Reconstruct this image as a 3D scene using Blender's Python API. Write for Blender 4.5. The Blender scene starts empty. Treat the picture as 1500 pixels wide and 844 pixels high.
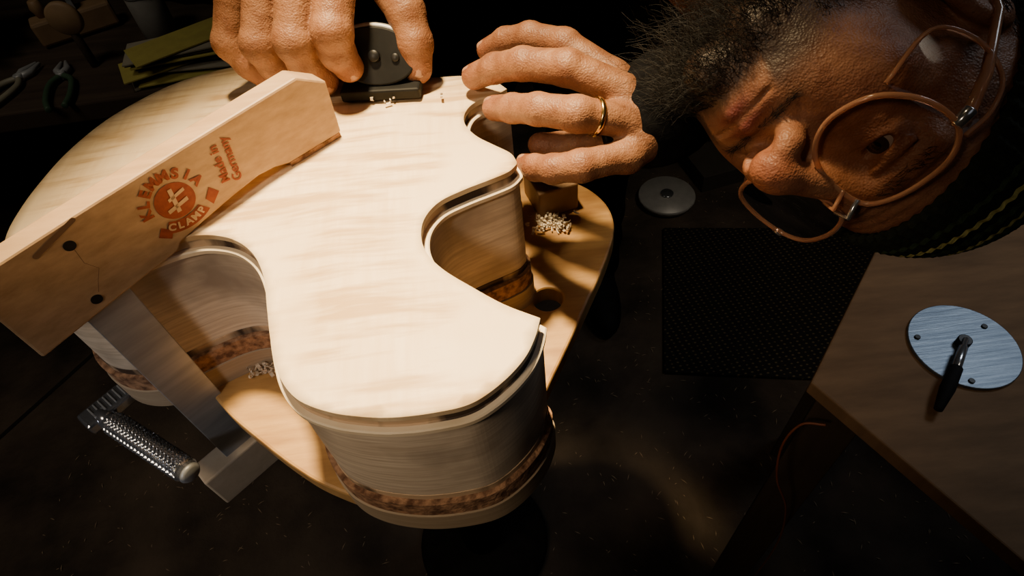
import bpy, bmesh, math, random
import numpy as np
from mathutils import Vector, Matrix, noise
from mathutils.geometry import delaunay_2d_cdt
random.seed(4); np.random.seed(4)
COL=bpy.context.scene.collection

# ------------------------------------------------------------------ helpers
def link(ob,parent=None):
    COL.objects.link(ob)
    if parent: ob.parent=parent
    return ob
def empty(name):
    e=bpy.data.objects.new(name,None); e.empty_display_size=.05; return link(e)
def mesh(name,verts,faces,mat=None,parent=None,smooth=False,autosm=None):
    me=bpy.data.meshes.new(name); me.from_pydata([tuple(v) for v in verts],[],[tuple(f) for f in faces]); me.update()
    if mat:
        for m in (mat if isinstance(mat,list) else [mat]): me.materials.append(m)
    if smooth: me.polygons.foreach_set('use_smooth',[True]*len(me.polygons))
    ob=bpy.data.objects.new(name,me); link(ob,parent)
    return ob
def bm_obj(name,bm,mat=None,parent=None,smooth=False):
    me=bpy.data.meshes.new(name); bm.normal_update(); bm.to_mesh(me); bm.free()
    if mat: me.materials.append(mat)
    if smooth: me.polygons.foreach_set('use_smooth',[True]*len(me.polygons))
    return link(bpy.data.objects.new(name,me),parent)
def bevel(ob,w=.001,seg=2,ang=35):
    m=ob.modifiers.new('bevel','BEVEL'); m.width=w; m.segments=seg; m.limit_method='ANGLE'; m.angle_limit=math.radians(ang); return ob
def box(name,c,s,mat,parent=None,rz=0,bev=.002,rot=None):
    bm=bmesh.new(); bmesh.ops.create_cube(bm,size=1)
    bmesh.ops.scale(bm,vec=s,verts=bm.verts)
    M=(rot if rot else Matrix.Rotation(rz,3,'Z'))
    bmesh.ops.transform(bm,matrix=Matrix.Translation(c)@M.to_4x4(),verts=bm.verts)
    ob=bm_obj(name,bm,mat,parent)
    if bev: bevel(ob,bev)
    return ob
def tube(name,pts,rad,mat,parent=None,seg=20,cap=True,smooth=True):
    """swept tube with per-point radius"""
    pts=[Vector(p) for p in pts]; n=len(pts)
    if not hasattr(rad,'__len__'): rad=[rad]*n
    V=[];Fc=[]; up=Vector((0,0,1))
    prev=None
    for i,p in enumerate(pts):
        t=(pts[min(i+1,n-1)]-pts[max(i-1,0)])
        if t.length<1e-9: t=prev_t
        t.normalize(); prev_t=t
        if prev is None:
            a=t.cross(up); 
            if a.length<.1: a=t.cross(Vector((1,0,0)))
            a.normalize()
        else:
            a=(prev-t*prev.dot(t)).normalized()
        prev=a; b=t.cross(a)
        for k in range(seg):
            th=2*math.pi*k/seg
            V.append(p+(a*math.cos(th)+b*math.sin(th))*rad[i])
    for i in range(n-1):
        for k in range(seg):
            k2=(k+1)%seg
            Fc.append((i*seg+k,i*seg+k2,(i+1)*seg+k2,(i+1)*seg+k))
    if cap:
        Fc.append(tuple(range(seg))[::-1]); Fc.append(tuple((n-1)*seg+k for k in range(seg)))
    ob=mesh(name,V,Fc,mat,parent,smooth)
    if smooth: bevel(ob,min(rad)*.12+1e-5,1,50)
    return ob
def catmull(pts,closed=False,n=8):
    P=[Vector(p) for p in pts]; N=len(P); out=[]
    rng=range(N if closed else N-1)
    for i in rng:
        p0=P[(i-1)%N] if closed or i>0 else P[i]*2-P[i+1]
        p1=P[i]; p2=P[(i+1)%N]
        p3=P[(i+2)%N] if closed or i+2<N else P[i+1]*2-P[i]
        for k in range(n):
            t=k/n
            out.append(.5*((2*p1)+(p2-p0)*t+(2*p0-5*p1+4*p2-p3)*t*t+(3*p1-p0-3*p2+p3)*t**3))
    if not closed: out.append(P[-1].copy())
    return out
def prism(name,poly,z0,z1,mat,parent=None,bev=.002):
    bm=bmesh.new(); vs=[bm.verts.new((p[0],p[1],z0)) for p in poly]
    f=bm.faces.new(vs); r=bmesh.ops.extrude_face_region(bm,geom=[f])
    bmesh.ops.translate(bm,vec=(0,0,z1-z0),verts=[v for v in r['geom'] if isinstance(v,bmesh.types.BMVert)])
    bmesh.ops.recalc_face_normals(bm,faces=bm.faces)
    ob=bm_obj(name,bm,mat,parent)
    if bev: bevel(ob,bev,2,40)
    return ob

# ------------------------------------------------------------------ materials
def newmat(name):
    m=bpy.data.materials.new(name); m.use_nodes=True
    nt=m.node_tree; b=nt.nodes['Principled BSDF']; return m,nt,b
def noise_mat(name,c1,c2,scale=20,rough=.7,stretch=(1,1,1),metal=0,bump=.1,bscale=None,detail=6,lo=.35,hi=.65,dist=.002,spec=.5):
    m,nt,b=newmat(name); N=nt.nodes; L=nt.links
    tc=N.new('ShaderNodeTexCoord'); mp=N.new('ShaderNodeMapping'); mp.inputs['Scale'].default_value=stretch
    L.new(tc.outputs['Object'],mp.inputs[0])
    n=N.new('ShaderNodeTexNoise'); n.inputs['Scale'].default_value=scale; n.inputs['Detail'].default_value=detail
    L.new(mp.outputs[0],n.inputs['Vector'])
    r=N.new('ShaderNodeValToRGB'); r.color_ramp.elements[0].color=(*c1,1); r.color_ramp.elements[1].color=(*c2,1)
    r.color_ramp.elements[0].position=lo; r.color_ramp.elements[1].position=hi
    L.new(n.outputs['Fac'],r.inputs[0]); L.new(r.outputs[0],b.inputs['Base Color'])
    b.inputs['Roughness'].default_value=rough; b.inputs['Metallic'].default_value=metal
    b.inputs['Specular IOR Level'].default_value=spec
    if bump:
        n2=N.new('ShaderNodeTexNoise'); n2.inputs['Scale'].default_value=bscale or scale*3; n2.inputs['Detail'].default_value=8
        L.new(mp.outputs[0],n2.inputs['Vector'])
        bp=N.new('ShaderNodeBump'); bp.inputs['Strength'].default_value=bump; bp.inputs['Distance'].default_value=dist
        L.new(n2.outputs['Fac'],bp.inputs['Height']); L.new(bp.outputs[0],b.inputs['Normal'])
    return m
def wood_mat(name,c1,c2,ang=0,scale=12,rough=.55,grain=(1,18,1),bump=.12,streak=None,spec=.4):
    """long grain wood with flame bands across it"""
    m,nt,b=newmat(name); N=nt.nodes; L=nt.links
    tc=N.new('ShaderNodeTexCoord'); mp=N.new('ShaderNodeMapping'); mp.inputs['Rotation'].default_value=(0,0,ang); mp.inputs['Scale'].default_value=grain
    L.new(tc.outputs['Object'],mp.inputs[0])
    n=N.new('ShaderNodeTexNoise'); n.inputs['Scale'].default_value=scale; n.inputs['Detail'].default_value=9; n.inputs['Roughness'].default_value=.62
    L.new(mp.outputs[0],n.inputs['Vector'])
    r=N.new('ShaderNodeValToRGB'); r.color_ramp.elements[0].color=(*c1,1); r.color_ramp.elements[1].color=(*c2,1)
    r.color_ramp.elements[0].position=.3; r.color_ramp.elements[1].position=.68
    L.new(n.outputs['Fac'],r.inputs[0]); out=r.outputs[0]
    for s in (streak if isinstance(streak,list) else ([streak] if streak else [])):
        mp2=N.new('ShaderNodeMapping'); mp2.inputs['Rotation'].default_value=(0,0,s.get('ang',ang)); mp2.inputs['Scale'].default_value=s['st']
        L.new(tc.outputs['Object'],mp2.inputs[0])
        n3=N.new('ShaderNodeTexNoise'); n3.inputs['Scale'].default_value=s['sc']; n3.inputs['Detail'].default_value=3
        L.new(mp2.outputs[0],n3.inputs['Vector'])
        r3=N.new('ShaderNodeValToRGB'); r3.color_ramp.elements[0].position=s['lo']; r3.color_ramp.elements[1].position=s['hi']
        L.new(n3.outputs['Fac'],r3.inputs[0])
        mx=N.new('ShaderNodeMix'); mx.data_type='RGBA'; mx.inputs['B'].default_value=(*s['col'],1)
        L.new(r3.outputs[0],mx.inputs['Factor']); L.new(out,mx.inputs['A']); out=mx.outputs['Result']
    L.new(out,b.inputs['Base Color']); b.inputs['Roughness'].default_value=rough; b.inputs['Specular IOR Level'].default_value=spec
    bp=N.new('ShaderNodeBump'); bp.inputs['Strength'].default_value=bump; bp.inputs['Distance'].default_value=.001
    L.new(n.outputs['Fac'],bp.inputs['Height']); L.new(bp.outputs[0],b.inputs['Normal'])
    return m
maple=wood_mat('flamed_maple',(.80,.60,.36),(.92,.74,.50),ang=math.radians(-14),scale=9,grain=(14,1.2,1),rough=.5,bump=.05,
    streak=[dict(st=(9,75,1),sc=1.5,lo=.46,hi=.66,col=(.60,.40,.20)),dict(st=(1,1,1),sc=9,lo=.5,hi=.62,col=(.88,.70,.46))])
side_wood=wood_mat('maple_side',(.54,.42,.30),(.82,.70,.54),scale=6,grain=(3,3,60),rough=.6,bump=.1,
    streak=dict(st=(9,9,9),sc=2.2,lo=.46,hi=.74,col=(.35,.275,.205)))
rim_wood=noise_mat('pale_rim_wood',(.82,.66,.44),(.90,.76,.55),scale=30,rough=.5)
channel_m=noise_mat('scorched_channel',(.05,.028,.016),(.62,.44,.27),scale=26,rough=.7,lo=.44,hi=.54,detail=4,stretch=(1,1,.2))
cork=noise_mat('cork',(.12,.052,.024),(.46,.25,.13),scale=150,rough=.9,bump=.9,bscale=260,dist=.002)
form_wood=wood_mat('form_plywood',(.32,.235,.15),(.46,.35,.23),scale=7,grain=(2,2,50),rough=.7)
board_m=wood_mat('board_varnished',(.42,.225,.075),(.60,.35,.125),ang=math.radians(20),scale=8,grain=(2,16,1),rough=.45,bump=.12,
    streak=dict(st=(6,20,1),sc=2,lo=.5,hi=.78,col=(.28,.135,.045)))
clamp_m=wood_mat('clamp_hornbeam',(.32,.20,.105),(.48,.32,.185),ang=math.radians(-41.5),scale=5,grain=(2,14,26),rough=.5,bump=.1)
clamp_light=wood_mat('clamp_end_grain',(.66,.50,.32),(.78,.62,.43),scale=14,grain=(4,4,4))
ink=noise_mat('burnt_red_ink',(.20,.028,.007),(.29,.052,.012),scale=160,rough=.7,bump=0)
steel=noise_mat('ground_steel',(.32,.33,.34),(.44,.45,.46),scale=12,rough=.45,metal=.4,stretch=(1,1,8),bump=.08)
chrome=noise_mat('chrome',(.60,.62,.66),(.72,.74,.78),scale=20,rough=.18,metal=.88,bump=.02)
alu=noise_mat('brushed_aluminium',(.15,.185,.23),(.25,.295,.35),scale=14,rough=.42,metal=.8,stretch=(1,22,1),bump=.15,bscale=40)
black_steel=noise_mat('blackened_steel',(.010,.010,.011),(.022,.022,.022),scale=40,rough=.4,metal=.5,bump=.05)
stand_m=noise_mat('stand_black_paint',(.008,.007,.006),(.014,.012,.010),scale=40,rough=.85,bump=.1,spec=.15)
floor_m=noise_mat('worn_concrete',(.026,.019,.014),(.100,.073,.052),scale=5,rough=.8,bump=.6,bscale=40,detail=10,dist=.01,spec=.25)
wall_m=noise_mat('dark_wall',(.02,.018,.016),(.035,.03,.027),scale=3,rough=.9)
ply_table=wood_mat('dark_plywood',(.16,.092,.045),(.26,.153,.076),ang=math.radians(45),scale=5,grain=(2,10,1),rough=.7,spec=.25)
bench_wood=wood_mat('bench_wood',(.030,.020,.014),(.06,.042,.028),scale=4,grain=(1,10,1),rough=.8,spec=.2)
sweater=noise_mat('black_wool',(.003,.003,.0035),(.006,.006,.007),scale=60,rough=.95,bump=.4,bscale=300,spec=.08)
trouser=noise_mat('black_denim',(.003,.003,.004),(.006,.006,.008),scale=50,rough=.95,bump=.3,bscale=300,spec=.08)
rubber=noise_mat('black_rubber',(.006,.006,.006),(.010,.010,.010),scale=40,rough=.8,bump=.05,spec=.2)
def plain(name,c,rough=.5,metal=0,**k):
    return noise_mat(name,tuple(x*.85 for x in c),c,scale=40,rough=rough,metal=metal,bump=k.get('bump',.04),bscale=k.get('bscale',150),spec=k.get('spec',.5),dist=.001)

def skin_mat():
    m,nt,b=newmat('skin'); N=nt.nodes; L=nt.links
    at=N.new('ShaderNodeAttribute'); at.attribute_name='tint'
    tc=N.new('ShaderNodeTexCoord')
    n=N.new('ShaderNodeTexNoise'); n.inputs['Scale'].default_value=70; n.inputs['Detail'].default_value=8; L.new(tc.outputs['Object'],n.inputs['Vector'])
    r=N.new('ShaderNodeValToRGB'); r.color_ramp.elements[0].color=(.70,.61,.57,1); r.color_ramp.elements[1].color=(1.0,1,1,1)
    r.color_ramp.elements[0].position=.35; r.color_ramp.elements[1].position=.62
    L.new(n.outputs['Fac'],r.inputs[0])
    mx=N.new('ShaderNodeMix'); mx.data_type='RGBA'; mx.blend_type='MULTIPLY'; mx.inputs['Factor'].default_value=1
    L.new(at.outputs['Color'],mx.inputs['A']); L.new(r.outputs[0],mx.inputs['B']); L.new(mx.outputs['Result'],b.inputs['Base Color'])
    b.inputs['Roughness'].default_value=.5; b.inputs['Subsurface Weight'].default_value=.08; b.inputs['Specular IOR Level'].default_value=.4
    b.inputs['Subsurface Radius'].default_value=(.6,.25,.12); b.inputs['Subsurface Scale'].default_value=.005
    v=N.new('ShaderNodeTexVoronoi'); v.inputs['Scale'].default_value=700; L.new(tc.outputs['Object'],v.inputs['Vector'])
    n2=N.new('ShaderNodeTexNoise'); n2.inputs['Scale'].default_value=160; n2.inputs['Detail'].default_value=8; L.new(tc.outputs['Object'],n2.inputs['Vector'])
    ad=N.new('ShaderNodeMath'); ad.operation='MULTIPLY_ADD'; ad.inputs[1].default_value=.35
    L.new(v.outputs['Distance'],ad.inputs[0]); L.new(n2.outputs['Fac'],ad.inputs[2])
    bp=N.new('ShaderNodeBump'); bp.inputs['Strength'].default_value=.6; bp.inputs['Distance'].default_value=.0016
    L.new(ad.outputs[0],bp.inputs['Height']); L.new(bp.outputs[0],b.inputs['Normal'])
    return m
skin=skin_mat()
nail_m=plain('fingernail',(.42,.23,.15),.35)
hair_m=noise_mat('dark_hair',(.004,.003,.003),(.014,.012,.010),scale=90,rough=.55,bump=0,spec=.3)

# ------------------------------------------------------------------ SDF tools
def smin(a,b,k):
    h=np.clip(.5+.5*(b-a)/k,0,1); return b*(1-h)+a*h-k*h*(1-h)
def smax(a,b,k): return -smin(-a,-b,k)
def caps(P,a,b,ra,rb):
    a=np.array(a,dtype=np.float32); b=np.array(b,dtype=np.float32); ab=b-a
    t=np.clip(((P-a)@ab)/max(float(ab@ab),1e-12),0,1)
    return np.linalg.norm(P-a-t[:,None]*ab,axis=1)-(ra+(rb-ra)*t)
def sph(P,c,r): return np.linalg.norm(P-np.array(c,dtype=np.float32),axis=1)-r
def ell(P,c,r):
    r=np.array(r,dtype=np.float32); q=(P-np.array(c,dtype=np.float32))
    k0=np.linalg.norm(q/r,axis=1); k1=np.linalg.norm(q/(r*r),axis=1)+1e-9
    return k0*(k0-1)/k1
def sdf_mesh(name,fn,lo,hi,h,mat,parent=None,tint=None,smooth_it=2):
    lo=np.array(lo,dtype=np.float32); hi=np.array(hi,dtype=np.float32)
    n=np.ceil((hi-lo)/h).astype(int)+1
    g=[lo[i]+h*np.arange(n[i],dtype=np.float32) for i in range(3)]
    D=np.empty(tuple(n),dtype=np.float32)
    step=max(1,int(400000/(n[1]*n[2])))
    for i in range(0,n[0],step):
        X,Y,Z=np.meshgrid(g[0][i:i+step],g[1],g[2],indexing='ij')
        P=np.stack([X.ravel(),Y.ravel(),Z.ravel()],1)
        D[i:i+step]=fn(P).reshape(X.shape)
    cn=n-1
    S=np.zeros(tuple(cn)+(3,),dtype=np.float32); Ct=np.zeros(tuple(cn),dtype=np.int32)
    def sl(o,ax=None): return tuple(slice(o[k],o[k]+cn[k]) for k in range(3))
    for ax in range(3):
        o1=[a for a in range(3) if a!=ax]
        for i in (0,1):
            for j in (0,1):
                o=[0,0,0]; o[o1[0]]=i; o[o1[1]]=j
                A=D[sl(o)]; o2=list(o); o2[ax]=1; B=D[sl(o2)]
                m=(A<0)!=(B<0)
                t=np.where(m,A/(A-B+1e-20),0)
                for k in range(3):
                    S[...,k]+=np.where(m,(t if k==ax else o[k]),0)
                Ct+=m
    act=Ct>0; idx=-np.ones(tuple(cn),dtype=np.int64); idx[act]=np.arange(act.sum())
    ii=np.argwhere(act); V=lo+h*(ii+S[act]/Ct[act][:,None])
    Fs=[]
    for ax in range(3):
        u,v=(ax+1)%3,(ax+2)%3
        sa=[slice(1,cn[k]) for k in range(3)]; sa[ax]=slice(0,cn[ax])
        sb=list(sa); sb[ax]=slice(1,cn[ax]+1)
        A=D[tuple(sa)]; B=D[tuple(sb)]
        m=np.argwhere((A<0)!=(B<0)); 
        if not len(m): continue
        base=m.copy(); base[:,u]+=1; base[:,v]+=1
        def at(du,dv):
            q=base.copy(); q[:,u]-=du; q[:,v]-=dv; return idx[q[:,0],q[:,1],q[:,2]]
        q=np.stack([at(1,1),at(0,1),at(0,0),at(1,0)],1)
        fl=A[tuple(m.T)]>=0
        q[fl]=q[fl][:,::-1]; Fs.append(q)
    Fq=np.concatenate(Fs); Fq=Fq[(Fq>=0).all(1)]
    for _ in range(smooth_it):
        acc=np.zeros_like(V); c=np.zeros(len(V))
        for a,b in ((0,1),(1,2),(2,3),(3,0)):
            np.add.at(acc,Fq[:,a],V[Fq[:,b]]); np.add.at(acc,Fq[:,b],V[Fq[:,a]])
            np.add.at(c,Fq[:,a],1); np.add.at(c,Fq[:,b],1)
        V=V*.5+.5*acc/np.maximum(c,1)[:,None]
    me=bpy.data.meshes.new(name); me.from_pydata(V.tolist(),[],Fq.tolist()); me.update()
    me.polygons.foreach_set('use_smooth',[True]*len(me.polygons))
    me.materials.append(mat)
    if tint is not None:
        ca=me.color_attributes.new('tint','FLOAT_COLOR','POINT')
        c=tint(V.astype(np.float32)); c=np.concatenate([c,np.ones((len(V),1))],1).astype(np.float32)
        ca.data.foreach_set('color',c.ravel())
    return link(bpy.data.objects.new(name,me),parent)

# ------------------------------------------------------------------ GUITAR BODY
ZB=.838   # top of the carving board
raw=[(15,225),(-6,239),(-26,257),(-44,275),(-55,292),(-59,310),(-56,328),(-45,343),(-26,353),(-8,360),(8,367),(16,376),(12,389),(0,402),(-13,416),(-21,431),(-23,445),(-18,459),(-8,468),(4,471),(17,480),
 (2,502),(-20,510),(-45,513),(-70,516),(-96,520),(-122,532),(-149,550),(-185,566),(-213,575),(-240,578),(-273,571),(-303,557),(-329,534),(-351,506),(-368,467),(-376,429),(-379,396),(-377,365),(-366,336),(-345,315),(-321,307),(-298,310),(-277,321),(-256,331),(-238,337),(-219,338),(-197,330),(-179,313),
 (-167,289),(-160,261),(-153,233),(-144,207),(-131,189),(-112,178),(-92,172),(-73,169),(-50,169),(-30,172),(-12,183),(2,197),(10,211)]
raw=[Vector((x/1000,y/1000)) for x,y in raw]
corners=[0,11,20]
outline=[]
cc=corners+[len(raw)]
for a,b in zip(cc[:-1],cc[1:]):
    seg=[raw[i%len(raw)] for i in range(a,b+1)]
    outline+=catmull(seg,False,6)[:-1]
def resample(P,n):
    P=P+[P[0]]; d=[0]
    for i in range(1,len(P)): d.append(d[-1]+(P[i]-P[i-1]).length)
    out=[];j=0
    for k in range(n):
        t=d[-1]*k/n
        while d[j+1]<t: j+=1
        f=(t-d[j])/max(d[j+1]-d[j],1e-9); out.append(P[j].lerp(P[j+1],f))
    return out
outline=resample(outline,520)
def offset(P,o):
    n=len(P); out=[]
    for i in range(n):
        t=(P[(i+2)%n]-P[(i-2)%n]).normalized(); out.append(P[i]+Vector((t.y,-t.x))*o)
    return out
def inside(p,P):
    c=False; n=len(P); x,y=p
    j=n-1
    for i in range(n):
        if (P[i].y>y)!=(P[j].y>y) and x<(P[j].x-P[i].x)*(y-P[i].y)/(P[j].y-P[i].y)+P[i].x: c=not c
        j=i
    return c
OA=np.array([(p.x,p.y) for p in outline])
def edged(p): return float(np.sqrt(((OA-np.array(p))**2).sum(1)).min())
def dome(p):
    d=min(edged(p)/.075,1); return .0045*(d*d*(3-2*d))
def plate(name,P,z0,z1,mat,parent,domed=False):
    pts=list(P); n=len(P)
    if domed:
        g=.006; x=-.40
        while x<.05:
            y=.15
            while y<.60:
                if inside((x,y),P) and edged((x,y))>.004: pts.append(Vector((x,y)))
                y+=g
            x+=g
    vs,es,fs,*_=delaunay_2d_cdt([Vector(p) for p in pts],[(i,(i+1)%n) for i in range(n)],[],1,1e-7)
    V=[(v.x,v.y,z1+(dome(v) if domed else 0)) for v in vs]; N=len(V)
    V+=[(v.x,v.y,z0) for v in P]
    Fc=[tuple(f) for f in fs]
    for i in range(n):
        j=(i+1)%n; Fc.append((i,N+i,N+j,j))
    ob=mesh(name,V,Fc,mat,parent)
    me=ob.data
    for p in me.polygons: p.use_smooth = len(p.vertices)==3
    return ob
def ringwall(name,rings,mat,parent):
    V=[];Fc=[]
    for o,z in rings: V+=[(p.x,p.y,z) for p in offset(outline,o)]
    n=len(outline)
    for r in range(len(rings)-1):
        for i in range(n):
            j=(i+1)%n; Fc.append((r*n+i,(r+1)*n+i,(r+1)*n+j,r*n+j))
    return mesh(name,V,Fc,mat,parent,False)
guitar=empty('guitar_body')
plate('carved_top',outline,.9955,1.0,maple,guitar,True)
ringwall('binding_channel',[(0,.9955),(-.0016,.9953),(-.0016,.9885),(.0005,.988)],channel_m,guitar)
ringwall('pale_edge',[(-.002,.9882),(.0028,.9882),(.0038,.9873),(.0038,.984),(.0008,.9825)],rim_wood,guitar)
ringwall('body_side',[(.0008,.983),(.0008,.8865),(.0002,.886)],side_wood,guitar)
ringwall('scorched_bottom_edge',[(.0009,.889),(.0014,.8885),(.0014,.882)],channel_m,guitar)
mould=empty('cork_lined_body_mould')
mo=resample(offset(outline,.006),520)
for _ in range(12): mo=[(mo[i-1]+mo[i]*2+mo[(i+1)%520])/4 for i in range(520)]
plate('cork_layer',mo,.863,.882,cork,mould)
plate('form_plate',offset(mo,.0015),ZB,.863,form_wood,mould)

# ------------------------------------------------------------------ CARVING BOARD
KB=(1.3-ZB)/(1.3-.885)
bp=[(-22,503),(36,499),(79,477),(101,445),(104,410),(90,372),(64,324),(38,278),(17,242),(-3,205),(-26,176),(-65,161),(-108,167),(-148,185),(-176,204),(-208,231),(-238,259),(-262,291),(-277,332),(-266,392),(-219,467),(-130,503)]
bp=catmull([Vector((x/1000*KB,y/1000*KB)) for x,y in bp],True,8)
board=prism('carving_board',bp,ZB-.022,ZB,board_m,None,.003)
hole=bpy.data.meshes.new('h'); bm=bmesh.new(); bmesh.ops.create_cone(bm,segments=32,radius1=.0145,radius2=.0145,depth=.1,cap_ends=True,matrix=Matrix.Translation((.033,.369,ZB))); 
bm.to_mesh(hole); bm.free(); ho=bpy.data.objects.new('h',hole); COL.objects.link(ho)
md=board.modifiers.new('hole','BOOLEAN'); md.object=ho; md.operation='DIFFERENCE'; md.solver='EXACT'
board.modifiers.move(1,0)
bpy.context.view_layer.update()
dg=bpy.context.evaluated_depsgraph_get(); bm_new=bpy.data.meshes.new_from_object(board.evaluated_get(dg)); board.modifiers.clear(); board.data=bm_new
bpy.data.objects.remove(ho)
box('wooden_stop_block',(.055,.508,ZB+.018),(.045,.05,.036),plain('stop_wood',(.30,.17,.08),.6),None,rz=.25)

stand=empty('vise_stand')
tube('column',[(-.12,.42,.04),(-.12,.42,.74)],.04,stand_m,stand,32)
tube('head',[(-.12,.42,.74),(-.12,.42,ZB-.022)],[.06,.08],stand_m,stand,32)
tube('foot',[(-.12,.42,0),(-.12,.42,.02),(-.12,.42,.04)],[.13,.13,.05],stand_m,stand,40)

# ------------------------------------------------------------------ CRANK HANDLE
crank=empty('crank_handle')
tube('spindle',[(-.17,.44,.78),(-.388,.350,.80)],.007,chrome,crank)
box('crank_arm',(-.403,.334,.80),(.056,.024,.014),chrome,crank,rz=math.radians(48),bev=.003)
for i in range(9):
    t=i/8; p=Vector((-.386,.353,.807)).lerp(Vector((-.414,.322,.807)),t)
    box('ridge_%d'%i,p,(.0016,.016,.0022),steel,crank,rz=math.radians(48),bev=.0004)
a=Vector((-.407,.322,.80)); b=Vector((-.306,.252,.80)); dr=(b-a).normalized()
def knurl(name,a,b,r,parent):
    L=(b-a).length; t=(b-a).normalized(); u=t.cross(Vector((0,0,1))).normalized(); w=t.cross(u)
    ns,nc=90,60; V=[];Fc=[]
    for i in range(ns):
        s=i/(ns-1)
        for k in range(nc):
            th=2*math.pi*k/nc
            e=.0007*(abs(math.sin(12*th+s*70))+abs(math.sin(12*th-s*70)))
            rr=r+e-.0007
            if s<.04 or s>.96: rr=r*.9
            V.append(a+t*(L*s)+(u*math.cos(th)+w*math.sin(th))*rr)
    for i in range(ns-1):
        for k in range(nc):
            k2=(k+1)%nc; Fc.append((i*nc+k,(i+1)*nc+k,(i+1)*nc+k2,i*nc+k2))
    Fc.append(tuple(range(nc))); Fc.append(tuple((ns-1)*nc+k for k in range(nc))[::-1])
    return mesh(name,V,Fc,chrome,parent)
knurl('knurled_grip',a+dr*.012,b,.0110,crank)
tube('grip_collar',[a-dr*.004,a+dr*.012],.009,chrome,crank)
tube('grip_cap',[b,b+dr*.004],[.0105,.008],steel,crank)

# ------------------------------------------------------------------ WOODEN CLAMP
cl=empty('wooden_cam_clamp')
O=Vector((-.1616,.3993,0)); d=Vector((.7490,.6626,0)).normalized(); zz=Vector((0,0,1)); nf=d.cross(zz)   # nf faces the near side
def cp(s,z,o=0): return O+d*s+zz*z+nf*o
TH=.019
prof=[(31,1068),(53,1054),(51,1008.5),(0,1008.5),(-12,1012),(-26,1013),(-46,1010),(-77,1004),(-99,999),(-103,994),(-147,988),(-212,978),(-212,1052),(-150,1057),(-60,1063)]
V=[cp(s/1000,z/1000,0) for s,z in prof]+[cp(s/1000,z/1000,-TH) for s,z in prof]
n=len(prof); Fc=[tuple(range(n))[::-1],tuple(range(n,2*n))]+[(i,(i+1)%n,n+(i+1)%n,n+i) for i in range(n)]
up=mesh('upper_jaw',V,Fc,clamp_m,cl)
bm=bmesh.new(); bm.from_mesh(up.data); bmesh.ops.recalc_face_normals(bm,faces=bm.faces); bm.to_mesh(up.data); bm.free(); bevel(up,.0018,2,25)
def cbox(name,s0,s1,z0,z1,o0,o1,mat,bev=.001):
    V=[cp(s,z,o) for o in (o0,o1) for s,z in ((s0,z0),(s1,z0),(s1,z1),(s0,z1))]
    ob=mesh(name,V,[(0,1,2,3),(4,5,6,7),(0,1,5,4),(1,2,6,5),(2,3,7,6),(3,0,4,7)],mat,cl)
    bm=bmesh.new(); bm.from_mesh(ob.data); bmesh.ops.recalc_face_normals(bm,faces=bm.faces); bm.to_mesh(ob.data); bm.free()
    return bevel(ob,bev)
cbox('cork_pad_upper',.001,.050,1.0035,1.0087,-.0005,-TH+.0005,cork,.0006)
cbox('steel_bar',-.178,-.144,.70,1.03,-.004,-.011,steel,.0008)
V=[cp(s,z,o) for o in (.004,-TH-.004) for s,z in ((-.207,.706),(.03,.712),(.05,.74),(.05,.810),(.012,.810),(-.0,.765),(-.207,.757))]
n=7; lj=mesh('lower_jaw',V,[tuple(range(n))[::-1],tuple(range(n,2*n))]+[(i,(i+1)%n,n+(i+1)%n,n+i) for i in range(n)],clamp_light,cl)
bm=bmesh.new(); bm.from_mesh(lj.data); bmesh.ops.recalc_face_normals(bm,faces=bm.faces); bm.to_mesh(lj.data); bm.free(); bevel(lj,.002)
cbox('cork_pad_lower',.013,.049,.810,ZB-.0222,0,-TH,cork,.0006)
MF=Matrix((( d.x,0,nf.x),( d.y,0,nf.y),(0,1,0)))
def disc(name,s,z,r,mat,depth=.0012,seg=28,o=0):
    bm=bmesh.new(); bmesh.ops.create_cone(bm,segments=seg,radius1=r,radius2=r,depth=depth,cap_ends=True)
    bmesh.ops.transform(bm,matrix=Matrix.Translation(cp(s,z,o))@MF.to_4x4(),verts=bm.verts); return bm_obj(name,bm,mat,cl)
disc('rivet_upper',-.154,1.041,.0037,black_steel); disc('rivet_lower',-.164,.996,.0037,black_steel)
def printed(name,pts,mat=ink,o=.0004):
    return mesh(name,[cp(s,z,o) for s,z in pts],[tuple(range(len(pts)))],mat,cl)
slot=[(-.172+.0,1.046),(-.143,1.0555)]
a_=Vector(slot[0]);b_=Vector(slot[1]);t_=(b_-a_).normalized();q_=Vector((-t_.y,t_.x))
pts=[]
for k in range(9): th=math.pi/2+math.pi*k/8; pts.append(a_+(t_*math.cos(th)+q_*math.sin(th))*.0017)
for k in range(9): th=-math.pi/2+math.pi*k/8; pts.append(b_+(t_*math.cos(th)+q_*math.sin(th))*.0017)
printed('slot',[tuple(p) for p in pts],plain('slot_wood',(.16,.09,.05),.8))
ck=[(-.1535,1.037),(-.1545,1.025),(-.1500,1.016),(-.1555,1.008),(-.1600,1.000)]
tube('wood_check',[cp(s,z,-.0001) for s,z in ck],.00022,plain('check_dark',(.20,.12,.07),.9),cl,6)
EC=Vector((-.086,1.031))
def ringp(name,c,r0,r1,a0=0,a1=2*math.pi,n=48,mat=ink,o=.0004):
    V=[];Fc=[]
    for i in range(n+1):
        th=a0+(a1-a0)*i/n
        for r in (r0,r1): V.append(cp(c.x+r*math.cos(th),c.y+r*math.sin(th),o))
    for i in range(n): Fc.append((2*i,2*i+2,2*i+3,2*i+1))
    return mesh(name,V,Fc,mat,cl)
ringp('emblem_disc',EC,0.0,.0140,n=40)
pale=noise_mat('bare_clamp_wood',(.44,.29,.17),(.54,.37,.22),scale=60,rough=.6,bump=0)
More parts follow.
